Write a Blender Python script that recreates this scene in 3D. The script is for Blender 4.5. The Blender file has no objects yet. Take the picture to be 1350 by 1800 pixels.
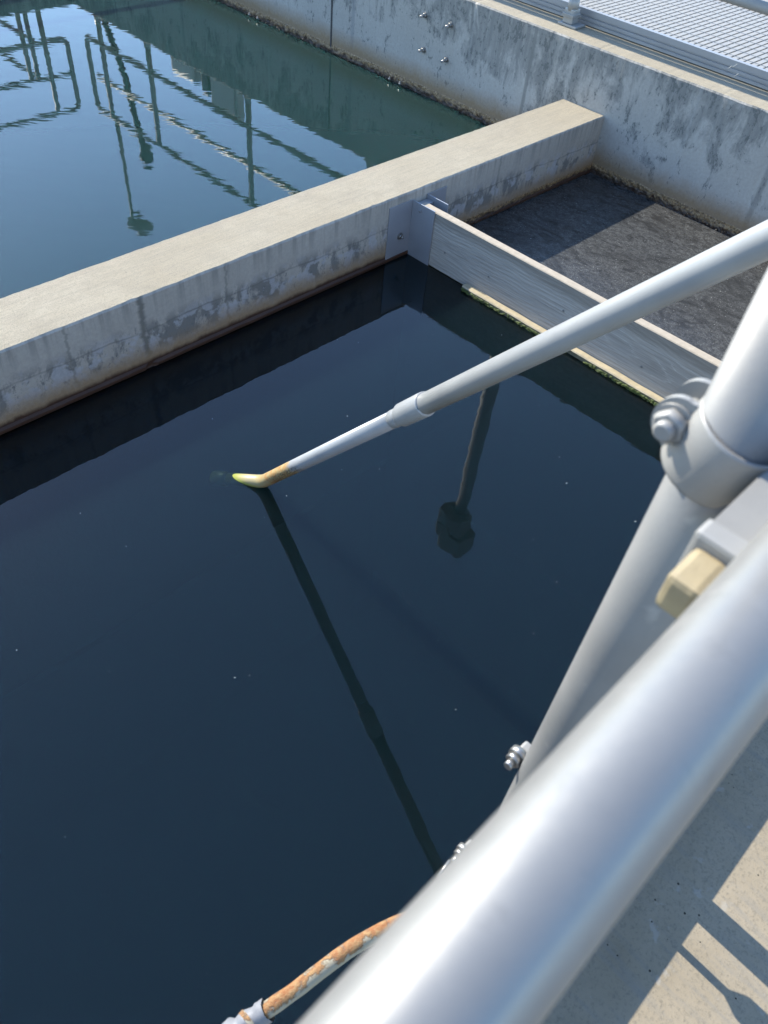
import bpy, bmesh, math, random
from mathutils import Vector, Matrix, noise
random.seed(7)
S = bpy.context.scene
COL = S.collection
R = math.radians

# ------------------------------------------------------------------ camera
cd = bpy.data.cameras.new('camera'); cam = bpy.data.objects.new('camera', cd); COL.objects.link(cam)
cam.location = (-4.4472, -2.4718, 2.0927); cam.rotation_euler = (0.7465, -0.0795, -0.7778)
cd.sensor_fit = 'VERTICAL'; cd.sensor_height = 36.0; cd.sensor_width = 27.0; cd.lens = 1412.81/1800*36
cd.clip_start = 0.02; cd.clip_end = 3000
cd.dof.use_dof = True; cd.dof.focus_distance = 3.0; cd.dof.aperture_fstop = 11.5
S.camera = cam

# ------------------------------------------------------------------ sky, sun, exposure
SUN_EL = R(33.9)
w = bpy.data.worlds.new('World'); S.world = w; w.use_nodes = True
wn = w.node_tree.nodes; sk = wn.new('ShaderNodeTexSky'); sk.sky_type = 'NISHITA'; sk.sun_disc = False
sk.sun_elevation = SUN_EL; sk.sun_rotation = R(1.0); sk.air_density = 1.0; sk.dust_density = 0.1; sk.ozone_density = 2.9
w.node_tree.links.new(sk.outputs[0], wn['Background'].inputs[0]); wn['Background'].inputs[1].default_value = 0.15
sd = bpy.data.lights.new('sun', 'SUN'); sun = bpy.data.objects.new('sun', sd); COL.objects.link(sun)
sd.energy = 3.6; sd.angle = R(0.53); sd.color = (1.0, 0.93, 0.80)
ldir = Vector((-0.012, -math.cos(SUN_EL), -math.sin(SUN_EL)))
sun.rotation_euler = ldir.to_track_quat('-Z', 'Y').to_euler(); sun.location = (0, 20, 14)
vs = S.view_settings; vs.view_transform = 'Standard'; vs.look = 'None'; vs.exposure = 1.7; vs.gamma = 1.0
vs.use_curve_mapping = False

# ------------------------------------------------------------------ dimensions (metres, water surface is z = 0)
HW = 0.3275      # divider wall height above water
TW = 0.305       # divider wall thickness
HF = 0.646       # tank wall height
DK = 0.75        # near deck level
YD = -2.36       # near deck edge
YE = 6.23        # end wall face

# ------------------------------------------------------------------ node helper
class N:
    def __init__(s, name):
        s.m = bpy.data.materials.new(name); s.m.use_nodes = True
        s.t = s.m.node_tree; s.b = s.t.nodes['Principled BSDF']; s.out = s.t.nodes['Material Output']
        s._pos = None
    def n(s, t, **k):
        o = s.t.nodes.new(t)
        for a, v in k.items(): setattr(o, a, v)
        return o
    def l(s, a, b): s.t.links.new(a, b)
    def put(s, sock, v):
        if isinstance(v, (int, float)): sock.default_value = v
        elif isinstance(v, (tuple, list)):
            sock.default_value = tuple(v) + ((1,) if len(v) == 3 and len(sock.default_value) == 4 else ())
        else: s.l(v, sock)
    def pos(s):
        if s._pos is None: s._pos = s.n('ShaderNodeNewGeometry')
        return s._pos.outputs['Position']
    def nrm(s): s.pos(); return s._pos.outputs['Normal']
    def obj(s): return s.n('ShaderNodeTexCoord').outputs['Object']
    def xyz(s, v):
        o = s.n('ShaderNodeSeparateXYZ'); s.l(v, o.inputs[0]); return o.outputs
    def scale(s, v, sc, off=(0, 0, 0)):
        o = s.n('ShaderNodeMapping'); s.l(v, o.inputs[0]); o.inputs['Scale'].default_value = sc; o.inputs['Location'].default_value = off
        return o.outputs[0]
    def noise(s, v, sc, det=4, rough=0.55, dist=0.0):
        o = s.n('ShaderNodeTexNoise'); s.l(v, o.inputs['Vector']); o.inputs['Scale'].default_value = sc
        o.inputs['Detail'].default_value = det; o.inputs['Roughness'].default_value = rough; o.inputs['Distortion'].default_value = dist
        return o.outputs['Fac']
    def voro(s, v, sc, feat='F1'):
        o = s.n('ShaderNodeTexVoronoi', feature=feat); s.l(v, o.inputs['Vector']); o.inputs['Scale'].default_value = sc
        return o.outputs['Distance']
    def ramp(s, v, a, b, lo=0.0, hi=1.0):
        o = s.n('ShaderNodeMapRange'); s.put(o.inputs[0], v)
        for i, x in enumerate((a, b, lo, hi)): s.put(o.inputs[i+1], x)
        o.clamp = True; return o.outputs[0]
    def math(s, op, a, b=0.0, c=0.0):
        o = s.n('ShaderNodeMath', operation=op); s.put(o.inputs[0], a); s.put(o.inputs[1], b); s.put(o.inputs[2], c); return o.outputs[0]
    def mix(s, f, a, b):
        o = s.n('ShaderNodeMix', data_type='RGBA'); s.put(o.inputs[0], f); s.put(o.inputs[6], a); s.put(o.inputs[7], b); return o.outputs[2]
    def mul(s, a, b):
        o = s.n('ShaderNodeMix', data_type='RGBA', blend_type='MULTIPLY'); o.inputs[0].default_value = 1; s.put(o.inputs[6], a); s.put(o.inputs[7], b); return o.outputs[2]
    def bump(s, h, st, d=0.01, prev=None):
        o = s.n('ShaderNodeBump'); o.inputs['Strength'].default_value = st; o.inputs['Distance'].default_value = d
        s.l(h, o.inputs['Height'])
        if prev is not None: s.l(prev, o.inputs['Normal'])
        return o.outputs[0]
    def set(s, col=None, rough=None, metal=None, normal=None, spec=None):
        for nm, v in (('Base Color', col), ('Roughness', rough), ('Metallic', metal), ('Normal', normal), ('Specular IOR Level', spec)):
            if v is not None: s.put(s.b.inputs[nm], v)
        return s.m

def simple(name, col, rough=0.6, metal=0.0, var=0.12, sc=30, bmp=0.0):
    k = N(name); o = k.obj()
    f = k.noise(o, sc, 5); c = k.mix(f, tuple(x*(1-var) for x in col), tuple(min(1, x*(1+var)) for x in col))
    nm = k.bump(f, bmp, 0.003) if bmp else None
    return k.set(c, k.ramp(k.noise(o, sc*0.7, 3), 0.3, 0.7, rough*0.85, min(1, rough*1.15)), metal, nm)

# ------------------------------------------------------------------ materials
def wall_mat(name, kind):
    k = N(name); P = k.pos(); x, y, z = k.xyz(P)
    along = (1, 1, 0.22)
    big = k.noise(k.scale(P, (1, 1, 1.0)), 1.7, 3, 0.6)
    mott = k.noise(k.scale(P, (1, 1, 0.55)), 9, 7, 0.68, 0.4)
    fine = k.noise(P, 60, 4, 0.7)
    speck = k.noise(k.scale(P, (1, 1, 0.6), (3, 1, 7)), 46, 6, 0.75)
    streak = k.noise(k.scale(P, (1, 1, 0.06)), 34, 4, 0.6)
    if kind == 'far':
        base = k.mix(k.ramp(big, 0.3, 0.7), (0.335, 0.315, 0.28), (0.415, 0.392, 0.352))
        # dark weathering that hangs from the top of the wall, more of it on the upper half
        hang = k.ramp(z, 0.12, 0.58, 0.0, 0.17)
        m1 = k.ramp(k.math('ADD', k.math('ADD', k.math('MULTIPLY', mott, 0.62), k.math('MULTIPLY', big, 0.38)), hang), 0.575, 0.655)
        m1 = k.math('MULTIPLY', m1, k.ramp(streak, 0.25, 0.6, 0.45, 1.0))
        base = k.mix(k.math('MULTIPLY', m1, 0.7), base, (0.115, 0.118, 0.112))
        m2 = k.ramp(k.math('ADD', k.math('ADD', speck, k.math('MULTIPLY', hang, 0.35)), k.ramp(mott, 0.38, 0.66, -0.06, 0.15)), 0.64, 0.69)
        base = k.mix(k.math('MULTIPLY', m2, 0.8), base, (0.10, 0.105, 0.10))
        # form joints and runs
        for yy, ww, cc, aa in ((0.589, 0.014, (0.165, 0.162, 0.145), 0.7), (-1.02, 0.016, (0.178, 0.172, 0.158), 0.55), (3.11, 0.012, (0.409, 0.403, 0.370), 0.7), (2.15, 0.02, (0.218, 0.218, 0.218), 0.6), (-0.52, 0.01, (0.363, 0.356, 0.330), 0.4), (4.3, 0.02, (0.198, 0.198, 0.198), 0.6)):
            d = k.math('ABSOLUTE', k.math('ADD', k.math('SUBTRACT', y, yy), k.ramp(fine, 0, 1, -0.006, 0.006)))
            base = k.mix(k.math('MULTIPLY', k.ramp(d, ww*0.5, ww*1.2, 1, 0), aa), base, cc)
        zt, zb = 0.19, 0.035
    else:
        base = k.mix(k.ramp(big, 0.3, 0.7), (0.345, 0.318, 0.268), (0.42, 0.39, 0.335))
        band = k.math('MULTIPLY', k.ramp(z, 0.05, 0.09), k.ramp(z, 0.23, 0.17))
        m1 = k.math('MULTIPLY', k.ramp(k.math('ADD', k.math('MULTIPLY', mott, 0.7), k.math('MULTIPLY', big, 0.3)), 0.475, 0.53), band)
        base = k.mix(k.math('MULTIPLY', m1, 0.8), base, (0.115, 0.117, 0.11))
        m2 = k.math('MULTIPLY', k.ramp(speck, 0.55, 0.61), band)
        base = k.mix(k.math('MULTIPLY', m2, 0.75), base, (0.099, 0.102, 0.102))
        base = k.mix(k.math('MULTIPLY', k.math('MULTIPLY', k.ramp(k.noise(P, 13, 4), 0.52, 0.58), band), 0.8), base, (0.370, 0.370, 0.370))
        # drip marks under the arris
        drip = k.math('MULTIPLY', k.ramp(streak, 0.46, 0.62), k.ramp(z, 0.20, 0.31))
        base = k.mix(k.math('MULTIPLY', drip, 0.5), base, (0.158, 0.155, 0.139))
        # wavy pour line and cracks
        zc = k.math('ADD', 0.178, k.ramp(k.noise(k.scale(P, (1, 0, 0)), 4, 4), 0.2, 0.8, -0.016, 0.016))
        d = k.math('ABSOLUTE', k.math('SUBTRACT', z, zc))
        base = k.mix(k.math('MULTIPLY', k.ramp(d, 0.001, 0.006, 1, 0), k.ramp(mott, 0.35, 0.6, 0.2, 0.8)), base, (0.139, 0.135, 0.119))
        for xx, ww, aa in ((-3.133, 0.013, 0.85), (-2.73, 0.006, 0.5), (-3.45, 0.006, 0.5), (-0.95, 0.008, 0.4)):
            wob = k.ramp(k.noise(k.scale(P, (0, 0, 1)), 22, 4), 0.2, 0.8, -0.022, 0.022)
            d = k.math('ABSOLUTE', k.math('ADD', k.math('SUBTRACT', x, xx), wob))
            base = k.mix(k.math('MULTIPLY', k.ramp(d, ww*0.4, ww*1.5, 1, 0), aa), base, (0.125, 0.122, 0.102))
        zt, zb = 0.125, 0.036
    base = k.mix(k.ramp(fine, 0.35, 0.75, 0, 0.35), base, (0.172, 0.172, 0.165))
    # mineral stain above the water line
    zz = k.math('ADD', z, k.ramp(k.math('ADD', k.math('MULTIPLY', mott, 0.6), k.math('MULTIPLY', speck, 0.4)), 0.25, 0.75, -0.035, 0.035))
    tan = k.mix(fine, (0.30, 0.21, 0.115), (0.17, 0.11, 0.06))
    base = k.mix(k.ramp(zz, zt*0.4, zt, 0.9, 0), base, tan)
    zr = k.math('ADD', z, k.ramp(mott, 0.25, 0.75, -0.012, 0.012))
    base = k.mix(k.ramp(zr, zb*0.8, zb*1.3, 0.97, 0), base, k.mix(fine, (0.055, 0.024, 0.014), (0.028, 0.014, 0.009)))
    nb = k.bump(mott, 0.25, 0.006); nb = k.bump(fine, 0.35, 0.003, nb)
    rg = k.ramp(zr, 0.0, zb*2, 0.45, 0.85)
    return k.set(base, rg, 0, nb, 0.3)

def top_mat(name, ax):
    k = N(name); P = k.pos()
    st = (0.05, 1, 1) if ax == 'x' else (1, 0.05, 1)
    br = k.noise(k.scale(P, st), 130, 3, 0.6); fine = k.noise(P, 210, 5, 0.8); big = k.noise(P, 2.2, 5, 0.6)
    med = k.noise(k.scale(P, (0.35, 1, 1) if ax == 'x' else (1, 0.35, 1)), 16, 5, 0.65)
    c = k.mix(k.ramp(big, 0.3, 0.7), (0.30, 0.258, 0.185), (0.345, 0.305, 0.23))
    c = k.mix(k.ramp(br, 0.45, 0.62, 0, 0.28), c, (0.190, 0.171, 0.134))
    c = k.mix(k.ramp(med, 0.5, 0.72, 0, 0.35), c, (0.218, 0.196, 0.157))
    c = k.mix(k.ramp(fine, 0.50, 0.66, 0, 0.75), c, (0.146, 0.132, 0.106))
    c = k.mix(k.ramp(fine, 0.42, 0.25, 0, 0.4), c, (0.370, 0.353, 0.308))
    c = k.mix(k.ramp(k.noise(P, 4.5, 6, 0.7), 0.52, 0.68, 0, 0.35), c, (0.20, 0.175, 0.13))
    grit = k.noise(P, 75, 6, 0.8)
    c = k.mix(k.ramp(grit, 0.54, 0.66, 0, 0.5), c, (0.19, 0.165, 0.12))
    pit = k.ramp(k.voro(k.scale(P, (1, 1, 1), (5, 2, 0)), 11), 0.018, 0.04, 1, 0)
    c = k.mix(k.math('MULTIPLY', pit, 0.7), c, (0.084, 0.073, 0.056))
    nb = k.bump(br, 0.22, 0.003); nb = k.bump(fine, 0.9, 0.004, nb)
    return k.set(c, 0.9, 0, nb, 0.25)

def deck_mat():
    k = N('deck_concrete'); P = k.pos()
    fine = k.noise(P, 190, 4, 0.75); big = k.noise(P, 5, 5, 0.65); brush = k.noise(k.scale(P, (1, 0.12, 1)), 60, 4, 0.6)
    c = k.mix(k.ramp(big, 0.3, 0.7), (0.20, 0.166, 0.115), (0.265, 0.225, 0.165))
    c = k.mix(k.ramp(fine, 0.5, 0.7, 0, 0.8), c, (0.127, 0.113, 0.089))
    c = k.mix(k.ramp(brush, 0.5, 0.7, 0, 0.5), c, (0.169, 0.160, 0.141))
    c = k.mix(k.ramp(k.noise(P, 26, 3), 0.64, 0.70, 0, 0.35), c, (0.310, 0.301, 0.273))
    v = k.n('ShaderNodeTexVoronoi', feature='F1'); k.l(P, v.inputs['Vector']); v.inputs['Scale'].default_value = 62; v.inputs['Randomness'].default_value = 1
    sep = k.n('ShaderNodeSeparateColor'); k.l(v.outputs['Color'], sep.inputs[0])
    rad = k.ramp(sep.outputs[0], 0.3, 1.0, 0.0, 0.13)
    pit = k.math('LESS_THAN', v.outputs['Distance'], rad)
    pit = k.math('MULTIPLY', pit, k.math('GREATER_THAN', sep.outputs[1], 0.35))
    c = k.mix(k.math('MULTIPLY', pit, 0.92), c, (0.014, 0.013, 0.012))
    nb = k.bump(fine, 0.35, 0.002); nb = k.bump(k.math('SUBTRACT', 1.0, pit), 0.6, 0.003, nb)
    return k.set(c, 0.88, 0, nb, 0.25)

def alu_mat(name, col=(0.74, 0.75, 0.77), rough=0.36, sc=14, satin=0.0):
    k = N(name); o = k.obj()
    a = k.noise(o, sc, 4); f = k.noise(o, sc*14, 3)
    c = k.mix(k.ramp(a, 0.35, 0.7), tuple(v*0.93 for v in col), col)
    c = k.mix(k.ramp(k.noise(o, sc*2.2, 3), 0.66, 0.76, 0, 0.25), c, (0.45, 0.43, 0.40))
    c = k.mix(k.ramp(k.noise(o, sc*6, 5, 0.7), 0.60, 0.70, 0, 0.22), c, tuple(v*0.6 for v in col))
    c = k.mix(k.ramp(k.noise(k.scale(o, (0.06, 1, 1)), sc*22, 3), 0.62, 0.72, 0, 0.2), c, tuple(v*0.65 for v in col))
    r = k.math('ADD', k.ramp(a, 0.3, 0.7, rough*0.85, rough*1.15), k.ramp(f, 0.3, 0.7, -0.03, 0.03))
    return k.set(c, r, 1.0 - satin, k.bump(f, 0.06, 0.001))

def water_mat(name, murk, ripple, scale, transp=0.0, radius=0.35, ior=1.333):
    k = N(name); P = k.pos()
    k.put(k.b.inputs['Base Color'], murk); k.put(k.b.inputs['Roughness'], 0.015); k.put(k.b.inputs['IOR'], ior)
    k.put(k.b.inputs['Subsurface Weight'], 1.0); k.put(k.b.inputs['Subsurface Radius'], (0.55, 1.0, 1.0)); k.put(k.b.inputs['Subsurface Scale'], radius)
    rt = k.n('ShaderNodeMapping', vector_type='POINT'); k.l(P, rt.inputs[0]); rt.inputs['Rotation'].default_value = (0, 0, R(44)); Q = rt.outputs[0]
    h1 = k.noise(k.scale(Q, (0.7, 1.5, 1)), scale, 2, 0.45); h2 = k.noise(k.scale(Q, (0.5, 1.6, 1), (4, 9, 0)), scale*2.4, 2, 0.5)
    h = k.math('ADD', h1, k.math('MULTIPLY', h2, 0.3))
    k.l(k.bump(h, ripple, 0.01), k.b.inputs['Normal'])
    if transp:
        tr = k.n('ShaderNodeBsdfTransparent'); k.put(tr.inputs[0], (0.75, 0.95, 0.95)); mx = k.n('ShaderNodeMixShader'); mx.inputs[0].default_value = transp
        k.l(k.b.outputs[0], mx.inputs[1]); k.l(tr.outputs[0], mx.inputs[2]); k.l(mx.outputs[0], k.out.inputs[0])
    return k.m

def scum_mat():
    k = N('scum_water'); P = k.pos()
    fine = k.noise(P, 210, 4, 0.75); rip = k.noise(k.scale(P, (1, 0.7, 1)), 48, 3, 0.6, 0.5); med = k.noise(k.scale(P, (1, 0.45, 1)), 11, 6, 0.7, 1.5); big = k.noise(P, 2.2, 4, 0.6, 0.8)
    c = k.mix(k.ramp(fine, 0.38, 0.68), (0.022, 0.0222, 0.0225), (0.125, 0.127, 0.124))
    c = k.mix(k.ramp(rip, 0.42, 0.62, 0.0, 0.6), c, (0.022, 0.022, 0.022))
    c = k.mix(k.ramp(med, 0.48, 0.64, 0, 0.8), c, (0.020, 0.020, 0.020))
    c = k.mix(k.ramp(big, 0.40, 0.7, 0, 0.5), c, (0.03, 0.03, 0.029))
    c = k.mix(k.ramp(k.noise(P, 120, 2), 0.72, 0.75, 0, 0.9), c, (0.4, 0.4, 0.38))
    nb = k.bump(rip, 0.28, 0.006); nb = k.bump(fine, 0.15, 0.002, nb)
    k.put(k.b.inputs['IOR'], 1.30)
    return k.set(c, 0.07, 0, nb, 0.5)

def wood_mat(name, tint):
    k = N(name); P = k.pos(); x, y, z = k.xyz(P)
    # growth rings cut by the face: distance from a pith line that wanders slowly along the board
    wob = k.noise(k.scale(P, (0, 0.55, 0.4)), 2.0, 3, 0.55)
    zz = k.math('ADD', z, k.ramp(wob, 0.2, 0.8, -0.05, 0.05))
    rr = k.math('SQRT', k.math('ADD', k.math('POWER', k.math('SUBTRACT', zz, 0.13), 2.0), k.math('POWER', k.math('MULTIPLY', k.math('SUBTRACT', y, -0.62), 0.10), 2.0)))
    rr = k.math('ADD', rr, k.ramp(k.noise(k.scale(P, (1, 0.12, 1)), 20, 4, 0.7), 0.2, 0.8, -0.009, 0.009))
    ring = k.math('SINE', k.math('MULTIPLY', rr, 360.0))
    fib = k.noise(k.scale(P, (1, 0.02, 1)), 260, 3, 0.6); blot = k.noise(k.scale(P, (1, 0.3, 1)), 6, 4, 0.6); pick = k.noise(k.scale(P, (1, 0.3, 1)), 9, 3)
    c = k.mix(k.ramp(blot, 0.3, 0.7), tuple(v*0.82 for v in tint), tuple(v*1.1 for v in tint))
    c = k.mix(k.math('MULTIPLY', k.ramp(ring, 0.86, 1.0, 0, 0.5), k.ramp(pick, 0.42, 0.6)), c, tuple(min(1, v*1.55) for v in tint))
    c = k.mix(k.math('MULTIPLY', k.ramp(ring, -0.3, -1.0, 0, 0.2), k.ramp(pick, 0.35, 0.55)), c, tuple(v*0.6 for v in tint))
    c = k.mix(k.ramp(fib, 0.45, 0.68, 0, 0.7), c, tuple(v*0.55 for v in tint))
    c = k.mix(k.ramp(k.math('ADD', z, k.ramp(blot, 0.3, 0.7, -0.02, 0.02)), 0.215, 0.245, 0, 0.6), c, (0.16, 0.14, 0.113))
    nb = k.bump(ring, 0.2, 0.002); nb = k.bump(fib, 0.5, 0.002, nb)
    return k.set(c, 0.8, 0, nb, 0.25)

M = {}
M['wall'] = wall_mat('tank_concrete', 'far'); M['divider'] = wall_mat('divider_concrete', 'div')
M['top_x'] = top_mat('broomed_concrete', 'x'); M['top_y'] = top_mat('curb_concrete', 'y'); M['deck'] = deck_mat()
M['rail'] = alu_mat('rail_aluminium', (0.215, 0.213, 0.207), 0.42, 9, 0.6)
M['post'] = alu_mat('post_aluminium', (0.172, 0.171, 0.167), 0.5, 12, 0.75)
M['farrail'] = alu_mat('far_rail_aluminium', (0.26, 0.26, 0.25), 0.6, 12, 0.85)
M['plate'] = alu_mat('bracket_steel', (0.33, 0.345, 0.37), 0.42, 10, 0.6)
M['stainless'] = alu_mat('stainless_hardware', (0.30, 0.29, 0.275), 0.36, 40, 0.2)
M['clamp'] = alu_mat('clamp_steel', (0.25, 0.245, 0.232), 0.5, 30, 0.8)
M['grate'] = alu_mat('grating_aluminium', (0.29, 0.278, 0.252), 0.55, 20, 0.85)
M['channel'] = alu_mat('channel_aluminium', (0.30, 0.305, 0.315), 0.45, 8, 0.6)
M['cast'] = simple('cast_base', (0.28, 0.275, 0.26), 0.5, 0.2)
M['water_left'] = water_mat('basin_water_far', (0.008, 0.024, 0.022), 0.055, 6.0, 0.0, 0.15, 1.45)
M['water_near'] = water_mat('basin_water_near', (0.0022, 0.0066, 0.0086), 0.032, 6.0, 0.16, 1.2, 1.42)
M['scum'] = scum_mat()
M['wood'] = wood_mat('weathered_board', (0.375, 0.345, 0.30)); M['wood_top'] = simple('board_end_grain', (0.31, 0.265, 0.205), 0.85, 0, 0.25, 40, 0.4)
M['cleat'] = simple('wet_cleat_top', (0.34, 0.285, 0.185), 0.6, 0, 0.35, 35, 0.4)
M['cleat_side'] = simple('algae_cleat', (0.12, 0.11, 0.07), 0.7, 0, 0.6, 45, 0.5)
M['algae'] = simple('green_algae', (0.055, 0.075, 0.012), 0.7, 0, 0.6, 60, 0.4)
M['dark'] = simple('dark_fixture', (0.03, 0.032, 0.03), 0.6)
M['rubber'] = simple('tape_grey', (0.14, 0.145, 0.16), 0.55, 0, 0.3, 60, 0.5)
M['beige'] = simple('worn_beige', (0.29, 0.235, 0.14), 0.55, 0, 0.2, 60, 0.3)
M['ground'] = simple('gravel_ground', (0.26, 0.24, 0.21), 0.95, 0, 0.4, 12, 0.5)
M['floor'] = simple('basin_floor_dark', (0.03, 0.035, 0.03), 0.9)
M['cabinet'] = simple('cabinet_grey', (0.30, 0.31, 0.30), 0.5, 0, 0.08, 5)
M['debris'] = simple('floating_flecks', (0.30, 0.30, 0.29), 0.7)
M['joint'] = simple('joint_sealant', (0.045, 0.045, 0.045), 0.8)

def pvc_mat():
    k = N('grey_pvc'); P = k.pos(); x, y, z = k.xyz(P)
    c = k.mix(k.ramp(k.noise(P, 8, 4), 0.3, 0.7), (0.205, 0.212, 0.216), (0.245, 0.252, 0.254))
    sc = k.noise(k.scale(P, (9, 0.55, 0.55)), 16, 4, 0.7, 0.5)
    ln = k.noise(k.scale(P, (1, 0.02, 0.02)), 330, 3, 0.6)
    c = k.mix(k.ramp(ln, 0.55, 0.68, 0, 0.3), c, (0.17, 0.175, 0.18))
    c = k.mix(k.ramp(sc, 0.62, 0.70, 0, 0.45), c, (0.216, 0.222, 0.228))
    # yellow-brown deposit near the water end
    zz = k.math('ADD', z, k.ramp(k.noise(P, 30, 5, 0.7), 0.25, 0.75, -0.03, 0.03))
    c = k.mix(k.ramp(zz, 0.232, 0.245, 0.95, 0), c, k.mix(k.math('MULTIPLY', k.ramp(k.noise(P, 60, 5, 0.75), 0.44, 0.56), k.ramp(z, 0.03, 0.09)), (0.34, 0.28, 0.135), (0.33, 0.17, 0.055)))
    dk = k.math('MULTIPLY', k.ramp(k.noise(P, 150, 4, 0.8), 0.45, 0.55), k.ramp(k.xyz(k.nrm())[2], 0.45, 0.1))
    dk = k.math('MULTIPLY', dk, k.math('MULTIPLY', k.ramp(z, 0.07, 0.12), k.ramp(z, 0.29, 0.26)))
    c = k.mix(k.math('MULTIPLY', dk, 0.95), c, (0.060, 0.045, 0.021))
    c = k.mix(k.ramp(z, 0.016, 0.002, 0, 0.85), c, (0.20, 0.24, 0.03))
    return k.set(c, k.ramp(sc, 0.4, 0.7, 0.3, 0.45), 0, k.bump(sc, 0.1, 0.001), 0.5)
M['pvc'] = pvc_mat()

def hose_mat():
    k = N('rusty_hose'); P = k.pos(); n = k.xyz(k.nrm()); x, y, z = k.xyz(P)
    f = k.noise(P, 130, 5, 0.75); g = k.noise(P, 38, 4, 0.6)
    side = k.math('ADD', k.math('ADD', n[2], k.math('MULTIPLY', n[1], 0.6)), k.ramp(k.math('ADD', f, g), 0.75, 1.25, -1.0, 1.0))
    m = k.ramp(side, 0.35, 0.75)
    rust = k.mix(k.ramp(f, 0.35, 0.65), (0.20, 0.062, 0.018), (0.27, 0.17, 0.08))
    c = k.mix(m, k.mix(g, (0.24, 0.21, 0.15), (0.29, 0.265, 0.205)), rust)
    return k.set(c, 0.8, 0, k.bump(k.math('MULTIPLY', f, m), 0.8, 0.004), 0.3)
M['hose'] = hose_mat()

def crust_mat():
    k = N('waterline_crust'); P = k.pos(); x, y, z = k.xyz(P)
    f = k.noise(P, 90, 5, 0.75); g = k.noise(P, 25, 4)
    c = k.mix(k.ramp(f, 0.38, 0.66), (0.075, 0.042, 0.020), (0.40, 0.27, 0.13))
    c = k.mix(k.ramp(k.math('ADD', z, k.ramp(g, 0.3, 0.7, -0.015, 0.015)), 0.014, 0.036, 0.92, 0), c, (0.025, 0.014, 0.009))
    return k.set(c, 0.45, 0, k.bump(f, 0.7, 0.006), 0.5)
M['crust'] = crust_mat()

# ------------------------------------------------------------------ mesh helpers
def mesh_obj(name, bm, mats, parent=None, smooth=False):
    me = bpy.data.meshes.new(name); bmesh.ops.recalc_face_normals(bm, faces=bm.faces); bm.to_mesh(me); bm.free()
    for m in (mats if isinstance(mats, (list, tuple)) else [mats]): me.materials.append(m)
    if smooth:
        for p in me.polygons: p.use_smooth = True
    o = bpy.data.objects.new(name, me); COL.objects.link(o)
    if parent is not None:
        o.parent = parent; o.matrix_parent_inverse = parent.matrix_world.inverted() if False else Matrix.Translation(-Vector(parent.location))
    return o
def tag(o, label=None, cat=None, group=None, kind=None):
    if label: o['label'] = label
    if cat: o['category'] = cat
    if group: o['group'] = group
    if kind: o['kind'] = kind
    return o
def empty(name, loc, label=None, cat=None, group=None):
    o = bpy.data.objects.new(name, None); o.empty_display_size = 0.1; COL.objects.link(o); o.location = loc
    return tag(o, label, cat, group)
def box(bm, x0, x1, y0, y1, z0, z1, bev=0.0, mi=0):
    vs_ = [bm.verts.new((x, y, z)) for x in (x0, x1) for y in (y0, y1) for z in (z0, z1)]
    fs = [bm.faces.new([vs_[i] for i in q]) for q in ((0, 1, 3, 2), (4, 6, 7, 5), (0, 4, 5, 1), (2, 3, 7, 6), (0, 2, 6, 4), (1, 5, 7, 3))]
    for f in fs: f.material_index = mi
    if bev:
        es = list({e for f in fs for e in f.edges})
        bmesh.ops.bevel(bm, geom=es, offset=bev, segments=2, affect='EDGES', profile=0.6)
    return fs
def ring_tube(bm, pts, rad, n=16, cap=True, mi=0):
    """tube along pts; rad = number or list"""
    pts = [Vector(p) for p in pts]; rs = rad if isinstance(rad, (list, tuple)) else [rad]*len(pts)
    t0 = (pts[1]-pts[0]).normalized(); up = Vector((0, 0, 1)) if abs(t0.z) < 0.9 else Vector((1, 0, 0))
    u = t0.cross(up).normalized(); rings = []
    for i, p in enumerate(pts):
        t = (pts[min(i+1, len(pts)-1)]-pts[max(i-1, 0)]).normalized()
        u = (u - t*u.dot(t)).normalized(); v = t.cross(u)
        rings.append([bm.verts.new(p + (u*math.cos(a)+v*math.sin(a))*rs[i]) for a in (2*math.pi*j/n for j in range(n))])
    for a, b in zip(rings, rings[1:]):
        for j in range(n):
            f = bm.faces.new((a[j], a[(j+1) % n], b[(j+1) % n], b[j])); f.smooth = True; f.material_index = mi
    if cap:
        for rg in (rings[0], rings[-1]):
            f = bm.faces.new(rg); f.material_index = mi
    return rings
def cyl(bm, a, b, r, n=16, r2=None, mi=0): return ring_tube(bm, [a, b], [r, r if r2 is None else r2], n, True, mi)
def arc_path(pts, rad, seg=6):
    """polyline with rounded corners"""
    pts = [Vector(p) for p in pts]; out = [pts[0]]
    for a, b, c in zip(pts, pts[1:], pts[2:]):
        d1 = (a-b).normalized(); d2 = (c-b).normalized(); ang = d1.angle(d2)
        t = rad/math.tan(ang/2); p1 = b+d1*t; p2 = b+d2*t; ctr = b+(d1+d2).normalized()*(rad/math.sin(ang/2))
        v1, v2 = p1-ctr, p2-ctr; th = v1.angle(v2)
        for i in range(seg+1):
            s = i/seg; out.append(ctr+(v1*math.sin((1-s)*th)+v2*math.sin(s*th))/math.sin(th))
    return out+[pts[-1]]
_ib = bmesh.new(); bmesh.ops.create_icosphere(_ib, subdivisions=1, radius=1.0)
ICO_V = [v.co.copy() for v in _ib.verts]; ICO_F = [[v.index for v in f.verts] for f in _ib.faces]; _ib.free()
class Soup:
    def __init__(s): s.v = []; s.f = []
    def blob(s, mt):
        o = len(s.v); s.v += [mt @ c for c in ICO_V]; s.f += [[o+i for i in f] for f in ICO_F]
    def obj(s, name, mat, parent=None):
        me = bpy.data.meshes.new(name); me.from_pydata(s.v, [], s.f); me.materials.append(mat); o = bpy.data.objects.new(name, me); COL.objects.link(o)
        if parent is not None: o.parent = parent; o.matrix_parent_inverse = Matrix.Translation(-Vector(parent.location))
        return o
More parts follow.
